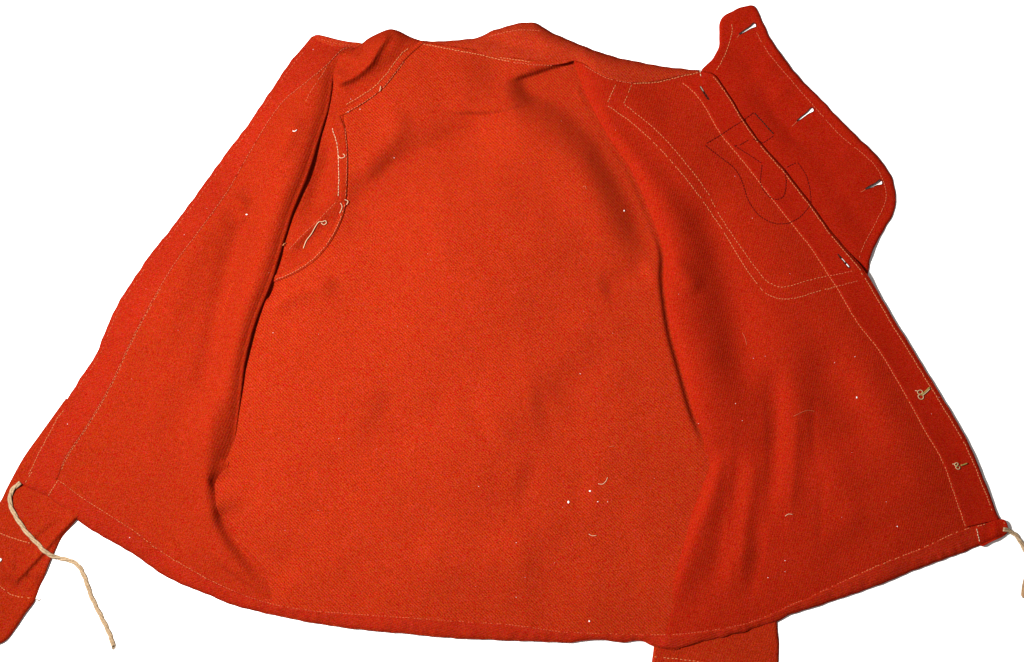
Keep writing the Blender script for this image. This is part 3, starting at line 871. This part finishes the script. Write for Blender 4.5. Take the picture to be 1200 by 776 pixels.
# button threads on the right front
def button_thread(c, rot, big, parent):
    c = np.array(c, float); s = big
    ca, sa = math.cos(rot), math.sin(rot)
    tr = lambda pts: [(c[0] + s * (ca * x - sa * y), c[1] + s * (sa * x + ca * y)) for x, y in pts]
    strand('button_thread', tr([(-1,-3.5),(2,-4.5),(4,-2.5),(2,-.5),(-1,-1)]), .5, M['brass'], parent, .3, 6, True)
    strand('button_thread', tr([(-1,.8),(2,.4),(4.4,2.4),(3,5),(0,4.2)]), .5, M['brass'], parent, .3, 6, True)
    strand('button_thread', tr([(0,-1.2),(2,.2),(3.4,1.4)]), .5, M['olive'], parent, .9, 6)
    strand('button_thread', tr([(-3.5,-4.5),(-2,-4),(-.6,-3.4)]), .45, M['cream'], parent, .3, 6)
    return tr
t1 = button_thread((1077,462.5), -.1, 1.15, right)
strand('thread_bar', [(1080.5,462.5),(1085,458.5),(1089.5,454)], .95, M['olive'], right, .4, 6)
strand('thread_bar', [(1081.2,463.6),(1085.6,459.9),(1089.8,455.6)], .5, M['cream'], right, .8, 6)
t2 = button_thread((1120.5,546.5), -.35, .85, right)
strand('thread_bar', [(1126,545.5),(1129.5,544.6),(1133.5,543)], .85, M['olive'], right, .4, 6)

# loose thread ends at the armhole
strand('thread_end', [(396,181),(398,185),(403,184.5),(404.5,182.5),(402,180.5)], .38, M['cream'], arm, .6)
strand('thread_end', [(399,238),(401,242),(399.5,247),(398,250)], .38, M['cream'], arm, .6)
strand('thread_end', [(404,234),(408,236),(406,240)], .45, M['cream'], arm, .6)
strand('thread_end', [(446,101),(445.6,104),(445,107)], .45, M['cream'], arm, 1.2)
strand('thread_end', [(331.5,288),(333,285.6),(335.5,285)], .5, M['thread'], arm, .5)

# button at the cuff, cut by the picture edge
strand('cuff_button', [(-4,652),(-1,655),(1.5,655.5),(0,657.5),(-4,658)], 1.0, M['lint'], sleeve, .4, 8, True)

# drawstring: two twisted plies at each end of the hem
def cord(pts, r, parent, name='drawstring', twist=.16, flat=.75, start_lift=None, fray=True):
    C = spline(pts, 1.0)
    z = z_top(C[:, 0], C[:, 1])
    for _ in range(25):
        zz = z.copy(); zz[1:-1] = (z[:-2] + z[2:]) / 2; z = np.maximum(z, zz)
    for _ in range(6):
        z[1:-1] = (z[:-2] + 2 * z[1:-1] + z[2:]) / 4
    tg = np.gradient(C, axis=0); tg /= np.linalg.norm(tg, axis=1)[:, None]; nr = np.stack([-tg[:, 1], tg[:, 0]], -1)
    V, F = [], []
    s = np.arange(len(C))
    for k in range(3):
        ph = s * twist + k * 2 * math.pi / 3 + .6 * np.sin(s * .05)
        off = r * .62
        P = C + nr * (off * np.cos(ph))[:, None]
        zz = z + r * flat + .2 + off * flat * np.sin(ph)
        tube(V, F, world_pos(P[:, 0], P[:, 1], zz), r * .58 * .001, 8, flat)
    o = from_np(name, np.vstack(V), F, M['cord'], parent)
    if fray:
        e = C[-1]; d = tg[-1]
        for k in range(6):
            a = (k - 2.5) * .13 + random.uniform(-.05, .05)
            dd = np.array([d[0] * math.cos(a) - d[1] * math.sin(a), d[0] * math.sin(a) + d[1] * math.cos(a)])
            L = random.uniform(4, 8)
            p0 = e + nr[-1] * (k - 2.5) * .5 - d * 1.5
            strand('frayed_end', [tuple(p0), tuple(p0 + dd * L * .5), tuple(p0 + dd * L)], .35, M['cord'], o, .6, 5)
    return o
c1 = cord([(24,566),(19,569.5),(13.5,576),(11.6,588),(15,599),(22,611),(32,625),(43.7,637),(52,646),(61,651.5),(72,654.5),(84.5,658),(92,663.5),(97,672),(102,685),(106,697),(111,708),(118,722),(125,736),(130,748),(132.5,757)], 2.3, shirt)
c1['label'] = 'tan drawstring end trailing over the sleeve on to the table'
c2 = cord([(1176,620),(1182,622),(1191,628),(1199,641),(1206,655),(1209,668),(1206,680),(1202,690),(1200.5,701)], 2.3, shirt, fray=False)
c2['label'] = 'tan drawstring end looping back with a knotted tip'
# swollen tip of that string
V, F = [], []
P = spline([(1203,676),(1201.5,688),(1200.5,701)], 1.0)
tube(V, F, world_pos(P[:, 0], P[:, 1], np.full(len(P), 3.4)), .001 * np.interp(np.linspace(0, 1, len(P)), [0, .1, .5, .9, 1], [2.0, 3.0, 4.0, 4.2, 1.8]), 10, .75)
from_np('cord_tip', np.vstack(V), F, M['tip'], c2)

# ------------------------------------------------------------------ loose bits lying on the shirt and table
th = strand('loose_thread', [(355.5,291),(359,282),(365,274),(370,265),(374,260),(378,260),(381.5,258.5),(382.5,261.5),(379.5,263.5),(376.5,261.5)], .45, M['cream'], None, .5)
label(th, 'cream loose thread with curled end lying inside the armhole', 'thread')
hairs = [([(701,567),(706,567.5),(710,564),(712,559.5)], 'pale curled hair on the back beside the white crumbs'),
         ([(690,626),(694,628),(699,627.5)], 'short pale hair on the back below the white crumbs'),
         ([(714,524),(717,523),(720,523)], 'short pale hair on the back above the white crumbs'),
         ([(683,219),(686,218),(687,222)], 'tiny pink curl of fluff on the upper back near the fold'),
         ([(920,605),(924,602.5),(929,603)], 'short pale hair on the lower right front'),
         ([(930,488),(938,484),(946,481),(955,482)], 'long faint orange hair on the right front below the bib'),
         ([(870,390),(873,396),(875,404)], 'faint pink hair on the right front just below the bib stitching')]
for k, (p, t) in enumerate(hairs):
    o = strand('lint_hair', p, .28 if k < 5 else .24, M['cream' if k in (0, 1, 4) else 'pink'], None, .3)
    label(o, t, 'hair')

def crumb(u, v, r, name='lint_crumb', mat='lint', seed=0):
    bm = bmesh.new()
    bmesh.ops.create_icosphere(bm, subdivisions=1, radius=1)
    rr = random.Random(seed)
    w = world_pos(np.array([u]), np.array([v]), z_top([u], [v]) + r * .5)[0]
    sx, sy = rr.uniform(.7, 1.3), rr.uniform(.7, 1.3)
    for q in bm.verts:
        k = rr.uniform(.75, 1.2) * r * .001
        q.co = Vector((q.co.x * k * sx + w[0], q.co.y * k * sy + w[1], q.co.z * k * .7 + w[2]))
    me = bpy.data.meshes.new(name); bm.to_mesh(me); bm.free()
    return link(name, me, M[mat])
for (u, v, r, t) in [(691.5,575.5,1.7,'upper of three white lint crumbs clustered on the lower back'), (666,588.5,1.6,'left one of three white lint crumbs clustered on the lower back'),
                     (700.5,588,1.2,'small right one of three white lint crumbs clustered on the lower back'), (690.5,728,1.4,'lone white lint crumb just above the bottom hem'),
                     (1051.5,617,1.3,'lone white lint crumb near the right end of the hem'), (1004,466,1.3,'white lint crumb on the right front near the upper button thread'),
                     (289,251.5,1.4,'white lint crumb on the rolled ridge of the plain front'), (731.5,247,1.1,'white lint crumb on the back beside the bib-side fold')]:
    label(crumb(u, v, r * .78, seed=int(u)), t, 'lint')
for pts in ([(343,153.5),(345.5,154),(348,152)],):
    o = strand('lint_hair', pts, .5, M['lint'], None, .3); label(o, 'white wisp of fluff high on the plain front', 'hair')

# countless finer specks over the cloth
spots = []
while len(spots) < 45:
    u, v = random.uniform(40, 1150), random.uniform(50, 740)
    if inside(BACK_POLY, np.array([u]), np.array([v]))[0] or inside(L_FOLD_POLY, np.array([u]), np.array([v]))[0] or inside(R_POLY, np.array([u]), np.array([v]))[0]:
        spots.append((u, v, random.choice([.22, .25, .3, .3, .35, .45])))
spots += [(u, v, .55) for u, v in [(367,58),(411,116),(422,128),(320,390),(397,514),(862,473),(870,493),(920,657),(920,670),(900,677),(883,420),(978,425),(1002,418),(462,185),(605,700),(561,570),(680,438),(216,275),(79,497),(152,630),(408,131),(605,636),(712,588)]]
V, F = [], []
sa = np.array(spots)
zz = z_top(sa[:, 0], sa[:, 1])
W = world_pos(sa[:, 0], sa[:, 1], zz + .2)
for w, (u, v, r) in zip(W, spots):
    b = len(V) * 6
    r *= .001
    V.append(np.array([(r, 0, 0), (0, r * .7, 0), (-r, 0, 0), (0, -r, 0), (0, 0, r * .8), (0, 0, -r)]) * random.uniform(.8, 1.2) + w)
    F += [(b + i, b + (i + 1) % 4, b + 4) for i in range(4)] + [(b + (i + 1) % 4, b + i, b + 5) for i in range(4)]
lint = from_np('lint', np.vstack(V), F, M['pink'] if False else M['lint'], None, False)
label(lint, 'fine pale lint specks scattered over the red cloth', 'lint', kind='stuff')

# fuzz on the table
label(strand('lint_hair', [(119,719),(126,713),(135,706)], .28, M['fuzz'], None, .1), 'thin grey hair on the table beside the trailing drawstring', 'hair')
label(strand('loose_thread', [(41,703),(44,702.5),(45,704.5),(47.5,702)], .5, M['fuzz'], None, .3), 'dark tuft of thread at the corner of the cuff', 'thread')
tb = [(70,758,1.0),(66,760,.8),(73,757,.7),(36,733,.5),(91,744,.5),(19,358,.7),(215,133,.6),(952,64,.7),(687,32,.4),(748,20,.5),(142,703,.4),(31,738,.4)]
V, F = [], []
for u, v, r in tb:
    b = len(V) * 6; r *= .001
    w = world_pos(np.array(u), np.array(v), np.array(.3))
    V.append(np.array([(r * 1.4, 0, 0), (0, r * .7, 0), (-r, 0, 0), (0, -r, 0), (0, 0, r * .5), (0, 0, -r * .4)]) + w)
    F += [(b + i, b + (i + 1) % 4, b + 4) for i in range(4)] + [(b + (i + 1) % 4, b + i, b + 5) for i in range(4)]
label(from_np('dust', np.vstack(V), F, M['fuzz'], None, False), 'grey dust specks scattered on the white table', 'dust', kind='stuff')
